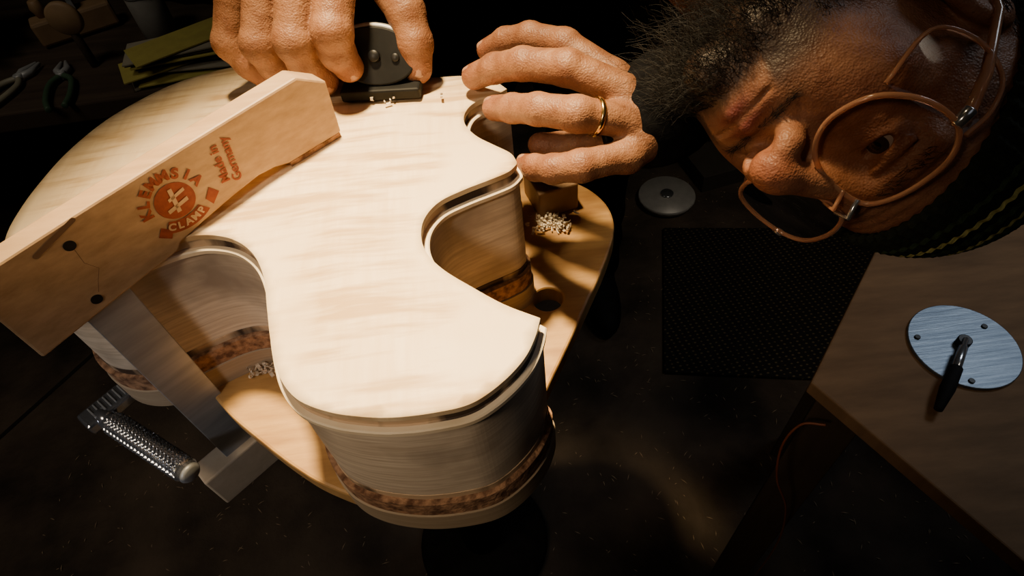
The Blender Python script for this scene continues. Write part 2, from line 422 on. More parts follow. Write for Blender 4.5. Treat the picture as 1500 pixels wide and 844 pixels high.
for nm,q in (('bar',[(-.003,-.009),(.0,-.009),(.002,.010),(-.001,.010)]),('jaw_a',[(-.008,-.007),(.008,-.004),(.008,-.001),(-.008,-.004)]),('jaw_b',[(-.004,.001),(.009,.004),(.009,.0065),(-.004,.0035)])):
    printed('emblem_'+nm,[(EC.x+x,EC.y+y) for x,y in q],pale,.0008)
def text(s,pos,ang,size,mat=ink,o=.0007,bold=.0003):
    c=bpy.data.curves.new('label','FONT'); c.body=s; c.size=size; c.align_x='CENTER'; c.align_y='CENTER'; c.offset=bold; c.materials.append(mat)
    ob=bpy.data.objects.new('label_'+s.replace(' ','_'),c); link(ob,cl)
    ob.matrix_world=Matrix.Translation(cp(pos[0],pos[1],o))@MF.to_4x4()@Matrix.Rotation(ang,4,'Z'); return ob
for i,ch in enumerate('KLEMMSIA'):
    th=math.radians(178-i*23); R_=.0202
    text(ch,(EC.x+R_*math.cos(th),EC.y+R_*math.sin(th)),th-math.pi/2,.0104,bold=.0005)
rb=[]
for i in range(13):
    th=math.radians(232+76*i/12); rb.append((EC.x+.0150*math.cos(th)*1.25,EC.y+.0150*math.sin(th)))
for i in range(12,-1,-1):
    th=math.radians(232+76*i/12); rb.append((EC.x+.0245*math.cos(th)*1.15,EC.y+.0245*math.sin(th)))
printed('emblem_ribbon',rb,ink,.0005)
for i,ch in enumerate('CLAMP'):
    th=math.radians(240+15*i); text(ch,(EC.x+.0195*math.cos(th)*1.2,EC.y+.0195*math.sin(th)),th+math.pi/2,.0076,pale,.0009,.0003)
printed('ribbon_tail_1',[(-.104,1.018),(-.098,1.012),(-.102,1.006),(-.109,1.012)]); printed('ribbon_tail_2',[(-.068,1.020),(-.062,1.027),(-.057,1.020),(-.065,1.013)])
text('Made in',(-.0475,1.0385),math.radians(84),.0096,ink,.0007,.0002); text('Germany',(-.0388,1.0375),math.radians(84),.0096,ink,.0007,.0002)

# ------------------------------------------------------------------ SHAVINGS
def shavings(name,c,n,spread):
    V=[];Fc=[]
    for i in range(n):
        p=Vector(c)+Vector((random.gauss(0,spread),random.gauss(0,spread*.6),random.random()*.004+.001))
        a=random.random()*6.28; r=random.uniform(.001,.003); w=random.uniform(.0006,.0016); turns=random.uniform(.8,2.4)
        ax=Vector((math.cos(a),math.sin(a),0)); ay=Vector((-math.sin(a),math.cos(a),0)); b0=len(V); N=14
        for k in range(N):
            th=turns*6.28*k/N; q=p+ay*(math.cos(th)*r+k*.0006)+Vector((0,0,r+math.sin(th)*r))
            V+= [q-ax*w,q+ax*w]
        for k in range(N-1): Fc.append((b0+2*k,b0+2*k+1,b0+2*k+3,b0+2*k+2))
    ob=mesh(name,V,Fc,noise_mat(name+'_wood',(.6,.5,.38),(.8,.7,.55),scale=60,rough=.7,bump=0))
    return ob
shavings('wood_shavings',(.048,.472,ZB),60,.011)
shavings('wood_shavings',(-.238,.325,ZB),34,.009)
shavings('wood_shavings',(-.085,.482,1.0035),12,.014)

# ------------------------------------------------------------------ FINGER PLANE in hand
sc=empty('finger_plane')
c0=Vector((-.092,.500,1.034))
ex=Vector((1,-.18,-.10)).normalized(); ey=Vector((0,.55,.83)); ey=(ey-ex*ey.dot(ex)).normalized()
blk_tool=noise_mat('black_tool_enamel',(.004,.004,.004),(.009,.009,.009),scale=50,rough=.6,bump=.05,spec=.2)
ob=prism('body',[(0.036*math.cos(t),.024*math.sin(t)) for t in [2*math.pi*i/36 for i in range(36)]],-.004,.004,blk_tool,sc,.0015)
ez=ex.cross(ey)
Mx=Matrix((( ex.x,ey.x,ez.x),(ex.y,ey.y,ez.y),(ex.z,ey.z,ez.z))).to_4x4()
ob.data.transform(Matrix.Translation(c0)@Mx)
rp=[c0+ex*(.0365*math.cos(t))+ey*(.0245*math.sin(t)) for t in [math.radians(10+160*i/24) for i in range(25)]]
tube('steel_rim',rp,.0028,steel,sc,10)
tube('lever_cap_screw',[c0+ez*(.003),c0+ez*.008],.0050,black_steel,sc,24)
tube('depth_screw',[c0+ex*.018+ez*(.003),c0+ex*.018+ez*.006],.0035,black_steel,sc,24)
box('sole',(-.092,.487,1.010),(.070,.020,.010),blk_tool,sc,rz=-.12,bev=.002)

# ------------------------------------------------------------------ MAN
man=empty('man')
sk1=np.array((.29,.138,.068)); sk_red=np.array((.27,.080,.042))
def hand_fn(fingers,palm,k=.008):
    def fn(P):
        pl=None
        for a,b,ra,rb in palm:
            q=caps(P,a,b,ra,rb); pl=q if pl is None else smin(pl,q,.014)
        dist=pl
        for f in fingers:
            q=None
            for (a,b) in zip(f[:-1],f[1:]):
                c=caps(P,a[:3],b[:3],a[3],b[3]); q=c if q is None else smin(q,c,.0025)
            for j in f[1:-1]:
                q=smin(q,sph(P,j[:3],j[3]*1.06),.003)
            for a,b in zip(f[1:-1],f[2:]):
                A=np.array(a[:3]);B=np.array(b[:3]); dv=(B-A)/np.linalg.norm(B-A); s=(P-A)@dv
                near=np.exp(-(np.linalg.norm(P-A,axis=1)/(a[3]*1.25))**4)
                q=q+.0008*near*(np.exp(-((s)/.0012)**2)+np.exp(-((s+.0036)/.0012)**2)+.7*np.exp(-((s-.0036)/.0012)**2))
            dist=smin(dist,smin(pl,q,k),.0009)
        return dist
    return fn
def hand_tint(tips,kn):
    def t(V):
        c=np.tile(sk1,(len(V),1))
        for p,r in tips:
            w=np.exp(-((V-np.array(p))**2).sum(1)/r**2)[:,None]*.7; c=c*(1-w)+sk_red*w
        for p,r in kn:
            w=np.exp(-((V-np.array(p))**2).sum(1)/r**2)[:,None]*.45; c=c*(1-w)+sk_red*w
        return c
    return t
def mk_hand(name,fingers,palm,lo,hi):
    tips=[(f[-1][:3],.014) for f in fingers]; kn=[(j[:3],.010) for f in fingers for j in f[1:-1]]
    return sdf_mesh(name,hand_fn(fingers,palm),lo,hi,.00125,skin,man,hand_tint(tips,kn),1)
FA=[ # right hand, gripping the plane
 [(-.180,.585,1.092,.0155),(-.199,.535,1.084,.0165),(-.214,.520,1.052,.0148),(-.204,.515,1.034,.0130),(-.192,.513,1.019,.0118)],
 [(-.160,.585,1.100,.0165),(-.168,.520,1.094,.0176),(-.182,.498,1.058,.0160),(-.178,.501,1.037,.0142),(-.168,.504,1.019,.0127)],
 [(-.136,.585,1.102,.0165),(-.138,.512,1.100,.0182),(-.150,.485,1.063,.0165),(-.149,.490,1.040,.0147),(-.141,.497,1.020,.0131)],
 [(-.112,.585,1.102,.0165),(-.110,.515,1.098,.0178),(-.118,.484,1.068,.0162),(-.119,.484,1.050,.0144),(-.115,.490,1.033,.0127)],
 [(-.106,.600,1.092,.0195),(-.080,.553,1.082,.0182),(-.061,.520,1.060,.0162),(-.057,.505,1.039,.0150),(-.059,.498,1.019,.0130)]]
PA=[((-.178,.590,1.095),(-.112,.590,1.10),.020,.020),((-.165,.600,1.098),(-.140,.680,1.115),.022,.028),((-.118,.600,1.10),(-.135,.680,1.115),.022,.028),((-.14,.68,1.115),(-.145,.76,1.13),.031,.033),((-.172,.533,1.084),(-.112,.533,1.088),.018,.018)]
mk_hand('right_hand',FA,PA,(-.24,.455,.995),(-.035,.76,1.17))
FB=[ # left hand, steadying the horn
 [(.100,.430,1.032,.0120),(.066,.462,1.045,.0124),(.040,.484,1.044,.0112),(.020,.497,1.036,.0104),(.004,.507,1.024,.0095)],
 [(.102,.405,1.034,.0128),(.062,.422,1.048,.0136),(.030,.444,1.043,.0127),(.008,.463,1.031,.0119),(-.010,.478,1.0168,.0111)],
 [(.100,.383,1.022,.0125),(.063,.380,1.035,.0131),(.036,.398,1.031,.0120),(.018,.418,1.021,.0112),(.004,.438,1.010,.0105)],
 [(.096,.364,1.004,.0118),(.062,.354,1.008,.0120),(.042,.364,1.000,.0110),(.030,.378,.992,.0102),(.024,.391,.985,.0095)],
 [(.112,.400,.995,.015),(.085,.428,.972,.0135),(.058,.440,.962,.0120),(.040,.446,.962,.0105)]]
PB=[((.100,.430,1.028),(.118,.415,1.018),.013,.017),((.100,.366,1.002),(.120,.385,1.008),.013,.018),((.102,.398,1.022),(.135,.400,1.015),.015,.022),((.12,.395,1.01),(.165,.43,1.0),.024,.028)]
mk_hand('left_hand',FB,PB,(-.035,.33,.94),(.20,.53,1.07))
def nail(name,p,dirv,nrm,L,W):
    dirv=Vector(dirv).normalized(); nrm=Vector(nrm); nrm=(nrm-dirv*nrm.dot(dirv)).normalized(); sd=dirv.cross(nrm)
    V=[];Fc=[];nu,nv=9,9
    for i in range(nu):
        for j in range(nv):
            u=-1+2*i/(nu-1); v=-1+2*j/(nv-1)
            x=u*math.sqrt(1-v*v*.38); y=v*math.sqrt(1-u*u*.38)
            V.append(Vector(p)+dirv*(x*L)+sd*(y*W)+nrm*(-(y*y)*W*.55-(x*x)*L*.10))
    for i in range(nu-1):
        for j in range(nv-1): Fc.append((i*nv+j,(i+1)*nv+j,(i+1)*nv+j+1,i*nv+j+1))
    o=mesh(name,V,Fc,nail_m,man,True); s=o.modifiers.new('s','SOLIDIFY'); s.thickness=.0006; s.offset=0
    return o
k=0
for f in FB[:4]:
    a_=Vector(f[-2][:3]); b_=Vector(f[-1][:3]); dv=(b_-a_).normalized(); nr=Vector((-.1,-.25,1)); nr=(nr-dv*nr.dot(dv)).normalized()
    nail('left_nail_%d'%k,b_+nr*(f[-1][3]-.0001)-dv*.001,dv,nr,.0055,.0062); k+=1
k=0
for f in FA:
    a_=Vector(f[-2][:3]); b_=Vector(f[-1][:3]); dv=(b_-a_).normalized()
    nr=Vector((.15,-1,.2)); nr=(nr-dv*nr.dot(dv)).normalized()
    nail('right_nail_%d'%k,b_+nr*(f[-1][3]-.0001)-dv*.001,dv,nr,.006,.0070); k+=1
f=FB[2]; a_=Vector(f[0][:3]);b_=Vector(f[1][:3]); c_=a_.lerp(b_,.62); dv=(b_-a_).normalized(); u=dv.cross(Vector((0,0,1))).normalized(); w=dv.cross(u)
V=[];Fc=[]
prof_=[(-.0018,.0134),(-.0018,.0144),(0,.0148),(.0018,.0144),(.0018,.0134)]
for i in range(48):
    th=2*math.pi*i/48
    for (t,r) in prof_: V.append(c_+dv*t+(u*math.cos(th)+w*math.sin(th))*r)
for i in range(48):
    for j in range(4): i2=(i+1)%48; Fc.append((i*5+j,i2*5+j,i2*5+j+1,i*5+j+1))
mesh('wedding_ring',V,Fc,noise_mat('gold',(.75,.5,.18),(.85,.6,.25),rough=.2,metal=1,bump=0),man,True)

# ---- sweater body
def body_fn(P):
    q=caps(P,(.10,.68,1.20),(.06,.98,1.08),.115,.15)
    q=smin(q,caps(P,(-.11,.76,1.20),(.28,.74,1.13),.078,.078),.06)
    q=smin(q,caps(P,(.150,.500,1.115),(.12,.62,1.19),.060,.085),.03)
    q=smin(q,caps(P,(-.12,.77,1.20),(-.25,.97,1.12),.070,.056),.03)
    q=smin(q,caps(P,(-.25,.97,1.12),(-.146,.74,1.125),.056,.041),.03)
    q=smin(q,caps(P,(.29,.75,1.13),(.33,.66,.97),.070,.055),.03)
    q=smin(q,caps(P,(.33,.66,.97),(.128,.405,1.006),.055,.043),.03)
    q=smin(q,caps(P,(.06,.98,1.06),(.07,1.05,.93),.15,.17),.06)
    q=q+.003*np.sin(P[:,0]*70+P[:,2]*50)*np.sin(P[:,1]*60-P[:,2]*35)
    return q
sdf_mesh('sweater',body_fn,(-.36,.35,.74),(.44,1.26,1.34),.009,sweater,man,None,2)
def legs_fn(P):
    q=caps(P,(.07,1.05,.94),(.07,1.05,.86),.15,.16)
    for s in (-1,1):
        q=smin(q,caps(P,(.07+s*.09,1.05,.88),(.07+s*.13,1.02,.48),.105,.080),.04)
        q=smin(q,caps(P,(.07+s*.13,1.02,.48),(.07+s*.15,1.08,.08),.080,.070),.03)
    return q+.004*np.sin(P[:,2]*60+P[:,0]*40)*np.sin(P[:,1]*50)
sdf_mesh('trousers',legs_fn,(-.26,.84,.0),(.42,1.26,1.08),.012,trouser,man,None,2)
for s,nm in ((-1,'right_shoe'),(1,'left_shoe')):
    x=.07+s*.16
    sdf_mesh(nm,lambda P:smax(smin(ell(P,(x,1.0,.035),(.048,.13,.05)),caps(P,(x,1.08,.05),(x,1.08,.10),.05,.045),.02),-P[:,2],.004),(x-.07,.84,-.01),(x+.07,1.16,.16),.008,rubber,man,None,1)

# ---- head (local: x = his right, y = forward, z = up)
Uw=Vector((.7388,-.4863,-.4628)).normalized(); Fw=Vector((-.4949,-.8459,.0995)); Fw=(Fw-Uw*Fw.dot(Uw)).normalized(); Rw=Fw.cross(Uw)
eye_w=Vector((.2505,.3455,1.025))+Rw*.032+Fw*.078
th_=math.radians(14)                       # turned slightly further into profile, about the right eye
Fn=Fw*math.cos(th_)-Rw*math.sin(th_); Rn=Rw*math.cos(th_)+Fw*math.sin(th_); Fw,Rw=Fn,Rn
HO=eye_w-Rw*.032-Fw*.078
HM=Matrix(((Rw.x,Fw.x,Uw.x,HO.x),(Rw.y,Fw.y,Uw.y,HO.y),(Rw.z,Fw.z,Uw.z,HO.z),(0,0,0,1)))
def head_fn(P):
    A=P.copy(); A[:,0]=np.abs(A[:,0])
    q=ell(A,(0,-.015,.035),(.077,.099,.088))
    q=smin(q,ell(A,(0,.012,-.03),(.064,.076,.085)),.02)
    q=smin(q,ell(A,(0,.030,-.078),(.050,.052,.036)),.02)
    q=smin(q,caps(A,(.048,.0,-.065),(.030,.055,-.100),.016,.014),.02)
    q=smin(q,sph(A,(.043,.050,-.028),.022),.02)                    # cheekbone
    q=smin(q,ell(A,(.030,.055,-.055),(.024,.026,.028)),.018)          # cheek
    q=smin(q,caps(A,(.010,.083,.019),(.044,.066,.020),.0075,.008),.012)# brow ridge
    q=smax(q,-ell(A,(.034,.099,-.001),(.021,.021,.016)),.009)        # socket
    q=smin(q,sph(A,(.0315,.0672,-.001),.0156),.004)                   # lids
    q=smax(q,-ell(A,(.0325,.088,-.0015),(.0150,.014,.0058)),.0010)   # eye opening
    q=smin(q,caps(A,(.021,.0830,.0088),(.046,.0755,.0076),.0024,.0024),.003)  # upper lid fold
    q=smin(q,caps(A,(.020,.078,-.0130),(.042,.073,-.0135),.002,.002),.005)  # bag
    q=smin(q,caps(A,(0,.084,.010),(0,.108,-.032),.0090,.0105),.012)  # nose bridge
    q=smin(q,sph(A,(0,.110,-.041),.0132),.010)
    q=smin(q,ell(A,(.0140,.0980,-.045),(.0088,.0130,.0095)),.007)     # ala
    q=smax(q,-ell(A,(.0088,.1035,-.0550),(.0048,.0078,.0060)),.002)  # nostril
    q=smax(q,-caps(A,(.024,.093,-.040),(.030,.082,-.058),.0012,.0012),.004) # nasolabial fold
    q=smin(q,ell(A,(0,.076,-.070),(.032,.016,.020)),.012)            # muzzle
    q=smin(q,caps(A,(0,.0925,-.0675),(.024,.081,-.0715),.0054,.0030),.005)  # upper lip
    q=smin(q,caps(A,(0,.0900,-.0795),(.021,.080,-.0765),.0064,.0040),.005)  # lower lip
    q=smax(q,-caps(A,(0,.099,-.0732),(.026,.086,-.0738),.0022,.0013),.0012)
    q=smin(q,sph(A,(0,.074,-.104),.017),.014)
    e=ell(A,(.079,-.012,-.012),(.009,.019,.031)); e=smax(e,-ell(A,(.089,-.008,-.010),(.007,.011,.020)),.004)
    q=smin(q,e,.006)
    q=smin(q,caps(P,(0,-.025,-.06),(0,-.055,-.165),.056,.056),.025)
    q=q+.0004*np.exp(-((A[:,1]-.08)/.03)**2)*np.sin(A[:,2]*900)*(A[:,2]>.026)*(A[:,2]<.06)
    return q
def head_tint(V):
    c=np.tile(sk1*np.array((1.02,.98,1.02)),(len(V),1))
    ax=np.abs(V[:,0])
    def mixw(c,col,w): w=np.clip(w,0,1)[:,None]; return c*(1-w)+np.array(col)*w
    g=lambda p,r:np.exp(-((np.stack([ax,V[:,1],V[:,2]],1)-np.array(p))/np.array(r)).__pow__(2).sum(1))
    c=mixw(c,sk_red,.75*g((0,.115,-.043),(.018,.018,.018)))
    c=mixw(c,sk_red,.5*g((.042,.06,-.03),(.022,.03,.022)))
    c=mixw(c,(.17,.062,.040),.55*g((.032,.078,-.004),(.018,.02,.014)))
    b=1/(1+np.exp((V[:,2]+.084-.25*np.clip(.045-V[:,1],0,.06)-.0*ax)/.004))*(1/(1+np.exp(-(V[:,1]+.01)/.006)))
    side_b=np.clip((ax-.026)/.006,0,1)*1/(1+np.exp((V[:,2]+.068-.3*np.clip(.05-V[:,1],0,.06))/.004))*(1/(1+np.exp(-(V[:,1]+.01)/.006)))
    mst=g((.014,.092,-.0600),(.020,.02,.0036))
    lips=np.maximum(g((0,.095,-.0685),(.019,.018,.0042)),g((0,.093,-.0795),(.017,.018,.0048)))
    c=mixw(c,(.018,.012,.009),.94*np.maximum(b,side_b)); c=mixw(c,(.035,.02,.013),.8*mst)
    c=mixw(c,(.15,.034,.024),1.3*lips)
    return c
head=sdf_mesh('head',head_fn,(-.1,-.13,-.19),(.1,.135,.135),.0015,skin,man,head_tint,1); head.matrix_world=HM
def eye_mat():
    m,nt,b=newmat('eyeball'); N=nt.nodes;L=nt.links
    tc=N.new('ShaderNodeTexCoord'); vm=N.new('ShaderNodeVectorMath'); vm.operation='DISTANCE'; vm.inputs[1].default_value=(0,.0124,0)
    L.new(tc.outputs['Object'],vm.inputs[0]); r=N.new('ShaderNodeValToRGB'); r.color_ramp.interpolation='CONSTANT'
    mm=N.new('ShaderNodeMath'); mm.operation='MULTIPLY'; mm.inputs[1].default_value=50; L.new(vm.outputs['Value'],mm.inputs[0]); L.new(mm.outputs[0],r.inputs[0])
    E=r.color_ramp.elements; E[0].color=(.005,.005,.005,1); E[0].position=0; E[1].position=.14; E[1].color=(.035,.018,.012,1)
    e=E.new(.33); e.color=(.36,.30,.27,1); L.new(r.outputs[0],b.inputs['Base Color']); b.inputs['Roughness'].default_value=.08; return m
em=eye_mat()
for s,nm in ((1,'right_eye'),(-1,'left_eye')):
    bm=bmesh.new(); bmesh.ops.create_uvsphere(bm,u_segments=40,v_segments=24,radius=.0130)
    o=bm_obj(nm,bm,em,man,True); o.matrix_world=HM@Matrix.Translation((s*.0315,.0668,-.001))@Matrix.Rotation(.0,4,'Z')@Matrix.Rotation(-.15,4,'X')
def strands(name,roots,rad=.00028,mat=hair_m,parent=man):
    cu=bpy.data.curves.new(name,'CURVE'); cu.dimensions='3D'; cu.bevel_depth=rad; cu.bevel_resolution=0; cu.materials.append(mat)
    for p,dr,L,curl,amp in roots:
        p=Vector(p); dr=Vector(dr).normalized(); a=dr.orthogonal().normalized(); b=dr.cross(a); ph=random.random()*6.28
        n=max(5,int(L/.0022)); sp=cu.splines.new('POLY'); sp.points.add(n-1)
        wob=Vector((random.gauss(0,1),random.gauss(0,1),random.gauss(0,1)))*.35
        for i in range(n):
            t=i/(n-1); rr=amp*min(1,t*3)
            q=p+(dr+wob*t)*(L*t)+(a*(math.cos(ph+curl*t)-math.cos(ph))+b*(math.sin(ph+curl*t)-math.sin(ph)))*rr
            sp.points[i].co=(*q,1); sp.points[i].radius=1-.6*t
    o=bpy.data.objects.new(name,cu); link(o,parent); return o
hv=[(v.co.copy(),v.normal.copy()) for v in head.data.vertices]
chin=[(c,n) for c,n in hv if c.z<-.090 and c.z>-.13 and c.y>.02 and abs(c.x)<.07]
must=[(c,n) for c,n in hv if -.0630<c.z<-.0580 and c.y>.078 and .004<abs(c.x)<.032]
side=[(c,n) for c,n in hv if -.095<c.z<-.062+.4*(.03-c.y) and -.01<c.y<.05 and abs(c.x)>.04 and c.z<-.03]
brow=[(c,n) for c,n in hv if .017<c.z<.023 and c.y>.06 and .012<abs(c.x)<.046]
R_=[]
for _ in range(1300):
    c,n=random.choice(chin); R_.append((c,n*.40+Vector((0,.10,-1)),random.uniform(.010,.036),random.uniform(6,18),random.uniform(.001,.003)))
for _ in range(150):
    c,n=random.choice(must); R_.append((c,n*.10+Vector((math.copysign(1.6,c.x),-.3,-.1)),random.uniform(.003,.006),random.uniform(1,4),.0003))
for _ in range(420):
    c,n=random.choice(side); R_.append((c,n*.25+Vector((0,.2,-1)),random.uniform(.005,.011),random.uniform(2,8),.001))
b_=strands('beard',R_,.0002); b_.matrix_world=HM
R_=[]
for _ in range(150):
    c,n=random.choice(brow); R_.append((c,n*.2+Vector((math.copysign(1,c.x),0,.15)),random.uniform(.004,.007),1,.0002))
b_=strands('eyebrows',R_,.00017); b_.matrix_world=HM
hairr=[(c,n) for c,n in hv if .01<c.z<.06 and c.y<-.005 and abs(c.x)>.055]
R_=[]
for _ in range(900):
    c,n=random.choice(hairr); R_.append((c,n*.25+Vector((0,-.3,-1)),random.uniform(.02,.04),random.uniform(1,5),.001))
b_=strands('hair',R_,.00022); b_.matrix_world=HM

# ---- beanie
bn,nt,b=newmat('striped_knit'); N=nt.nodes; L=nt.links
tc=N.new('ShaderNodeTexCoord'); sx=N.new('ShaderNodeSeparateXYZ'); L.new(tc.outputs['Object'],sx.inputs[0])
mr=N.new('ShaderNodeMapRange'); mr.inputs['From Min'].default_value=.03; mr.inputs['From Max'].default_value=.15
L.new(sx.outputs['Z'],mr.inputs['Value']); r=N.new('ShaderNodeValToRGB'); r.color_ramp.interpolation='CONSTANT'; L.new(mr.outputs[0],r.inputs[0])
E=r.color_ramp.elements; blk=(.024,.030,.019,1); grn=(.07,.11,.045,1); yel=(.95,.88,.28,1)
E[0].color=blk; E[1].position=.30; E[1].color=grn
for p,c in ((.33,blk),(.40,yel),(.43,blk),(.48,grn),(.52,blk),(.57,yel),(.60,grn),(.66,blk)):
    e=E.new(p); e.color=c
nz=N.new('ShaderNodeTexNoise'); nz.inputs['Scale'].default_value=260; L.new(tc.outputs['Object'],nz.inputs['Vector'])
mx=N.new('ShaderNodeMix'); mx.data_type='RGBA'; mx.blend_type='MULTIPLY'; mx.inputs['Factor'].default_value=.7; L.new(r.outputs[0],mx.inputs['A']); L.new(nz.outputs['Fac'],mx.inputs['B'])
L.new(mx.outputs['Result'],b.inputs['Base Color']); b.inputs['Roughness'].default_value=.95; b.inputs['Specular IOR Level'].default_value=.15
bpn=N.new('ShaderNodeBump'); bpn.inputs['Strength'].default_value=.8; bpn.inputs['Distance'].default_value=.002; L.new(nz.outputs['Fac'],bpn.inputs['Height']); L.new(bpn.outputs[0],b.inputs['Normal'])
V=[];Fc=[];nu=360;nv=60
for j in range(nv):
    t=j/(nv-1)
    for i in range(nu):
        th=2*math.pi*i/nu; cx,sy=math.cos(th),math.sin(th)
        base_z=.050-.022*(1-sy)
        if t<.10:
            q=t/.10; z=base_z+.004*math.sin(q*1.57)-.002; grow=.0025+.004*math.sin(q*1.57)
        else:
            q=(t-.10)/.90; z=base_z+.002+(.132-base_z)*math.sin(q*math.pi/2); grow=.0065
        zc=(z-.035)/(.098); kk=math.sqrt(max(0,1-min(1,max(zc,-.2))**2)) if zc>0 else 1
        rib=.0013*math.cos(60*th)+.0005*math.sin(j*2.6)
        rx=(.077+grow+rib)*kk; ry=(.099+grow+rib)*kk
        if t>.985: rx*=.0+.02; ry*=.02
        V.append((rx*cx,-.015+ry*sy,z))
for j in range(nv-1):
    for i in range(nu):
        i2=(i+1)%nu; Fc.append((j*nu+i,j*nu+i2,(j+1)*nu+i2,(j+1)*nu+i))
be=mesh('knit_beanie',V,Fc,bn,man,True); be.matrix_world=HM
so=be.modifiers.new('s','SOLIDIFY'); so.thickness=.003; so.offset=-1

# ---- glasses
gl=empty('eyeglasses')
def glassmat(name,col,rough=.03):
    m,nt,b=newmat(name); N=nt.nodes
    tb=N.new('ShaderNodeBsdfTransparent'); tb.inputs[0].default_value=(*col,1); gb=N.new('ShaderNodeBsdfGlossy'); gb.inputs['Roughness'].default_value=rough
    fr=N.new('ShaderNodeFresnel'); fr.inputs[0].default_value=1.45; ms=N.new('ShaderNodeMixShader')
    nt.links.new(fr.outputs[0],ms.inputs[0]); nt.links.new(tb.outputs[0],ms.inputs[1]); nt.links.new(gb.outputs[0],ms.inputs[2]); nt.links.new(ms.outputs[0],N['Material Output'].inputs[0]); return m
lens_m=glassmat('clear_lens',(.98,.90,.82)); 
frame_m,nt,b=newmat('translucent_amber_frame'); b.inputs['Base Color'].default_value=(.80,.42,.24,1); b.inputs['Transmission Weight'].default_value=.65; b.inputs['Roughness'].default_value=.12; b.inputs['IOR'].default_value=1.4
for s in (1,-1):
    pts=[(8,15),(20,23),(38,26),(58,24),(70,12),(70,-10),(59,-30),(40,-38),(24,-34),(12,-22),(7,-6)]
    loop=catmull([Vector((x*s/1000,.0975-(x/1000)**2*3.6,(z)/1000)) for x,z in pts],True,6)
    V=[(p.x,p.y,p.z) for p in loop]; c=sum(loop,Vector())/len(loop)
    nn=len(V); V.append(tuple(c+Vector((0,.002,0)))); 
    sd='right' if s>0 else 'left'
    o=mesh('lens_'+sd,V,[(i,(i+1)%nn,nn) for i in range(nn)],lens_m,gl,True); o.matrix_world=HM
    o=tube('rim_'+sd,loop+[loop[0],],.0017,frame_m,gl,10,False); o.modifiers.clear(); o.matrix_world=HM
    o=tube('temple_'+sd,[(s*.068,.080,.012),(s*.076,.074,.012),(s*.082,.05,.010),(s*.085,.0,.004),(s*.084,-.02,-.004),(s*.080,-.04,-.022)],[.0026,.0034,.0032,.0026,.002,.002],frame_m,gl,10); o.matrix_world=HM
    o=tube('hinge_'+sd,[(s*.069,.080,.012),(s*.077,.073,.012)],.0036,chrome,gl,12); o.matrix_world=HM
    sh=catmull([Vector(q) for q in [(s*.068,.080,.020),(s*.077,.064,.023),(s*.083,.044,.018),(s*.084,.034,-.004),(s*.078,.042,-.026),(s*.062,.076,-.029)]],False,6)
    o=tube('side_shield_edge_'+sd,sh,.0014,frame_m,gl,8); o.matrix_world=HM
    nn=len(sh); c=sum(sh,Vector())/nn
    o=mesh('side_shield_'+sd,[tuple(p) for p in sh]+[tuple(c+Vector((s*.003,0,0)))],[(i,(i+1)%nn,nn) for i in range(nn)],lens_m,gl,True); o.matrix_world=HM
o=tube('bridge',[(-.009,.0975,.012),(0,.105,.016),(.009,.0975,.012)],.0017,chrome,gl,10); o.matrix_world=HM
o=tube('bridge_lower',[(-.008,.0975,.002),(0,.107,.005),(.008,.0975,.002)],.0014,frame_m,gl,10); o.matrix_world=HM

# ------------------------------------------------------------------ RIGHT TABLE + DISC
tb=empty('plywood_table')
prism('top',[(.300,.308),(.56,.60),(1.0,.28),(.52,-.10)],.70,.72,ply_table,tb,.002)
for i,(x,y) in enumerate(((.345,.30),(.55,.53),(.92,.27),(.52,-.03))): box('leg_%d'%i,(x,y,.35),(.05,.05,.70),bench_wood,tb,rz=.8)
dc=empty('aluminium_disc_fixture')
def cyl(name,c,r,h,mat,parent,seg=64,bev=.0008):
    bm=bmesh.new(); bmesh.ops.create_cone(bm,segments=seg,radius1=r,radius2=r,depth=h,cap_ends=True,matrix=Matrix.Translation(c)); o=bm_obj(name,bm,mat,parent)
    bevel(o,bev,2,40); return o
DC=Vector((.472,.328,.72))
cyl('disc_plate',DC+Vector((0,0,.002)),.054,.004,alu,dc)
for i,(x,y) in enumerate(((.505,.347),(.430,.344),(.455,.285))):
    v=Vector((x,y,.724)); 
    cyl('screw_%d'%i,v+Vector((0,0,.0006)),.0030,.0022,black_steel,dc,20,.0004)
cyl('spindle_boss',DC+Vector((-.002,.001,.008)),.007,.010,black_steel,dc,32)
a_=DC+Vector((-.002,.001,.014)); b_=Vector((.440,.296,.736))
tube('plug_rod',[a_,a_.lerp(b_,.3),a_.lerp(b_,.31),b_],[.0028,.0028,.0044,.0044],chrome,dc,20)
c_=Vector((.402,.256,.730))
tube('plug_grip',[b_,b_.lerp(c_,.5),c_],[.006,.007,.004],rubber,dc,20)
orange=plain('orange_insulation',(.20,.05,.012),.5)
tube('orange_cord',catmull([(.305,.268,.70),(.285,.276,.690),(.270,.268,.66),(.275,.255,.60),(.31,.25,.50),(.35,.26,.30),(.37,.27,.01)],False,10),.0013,orange,None,10)

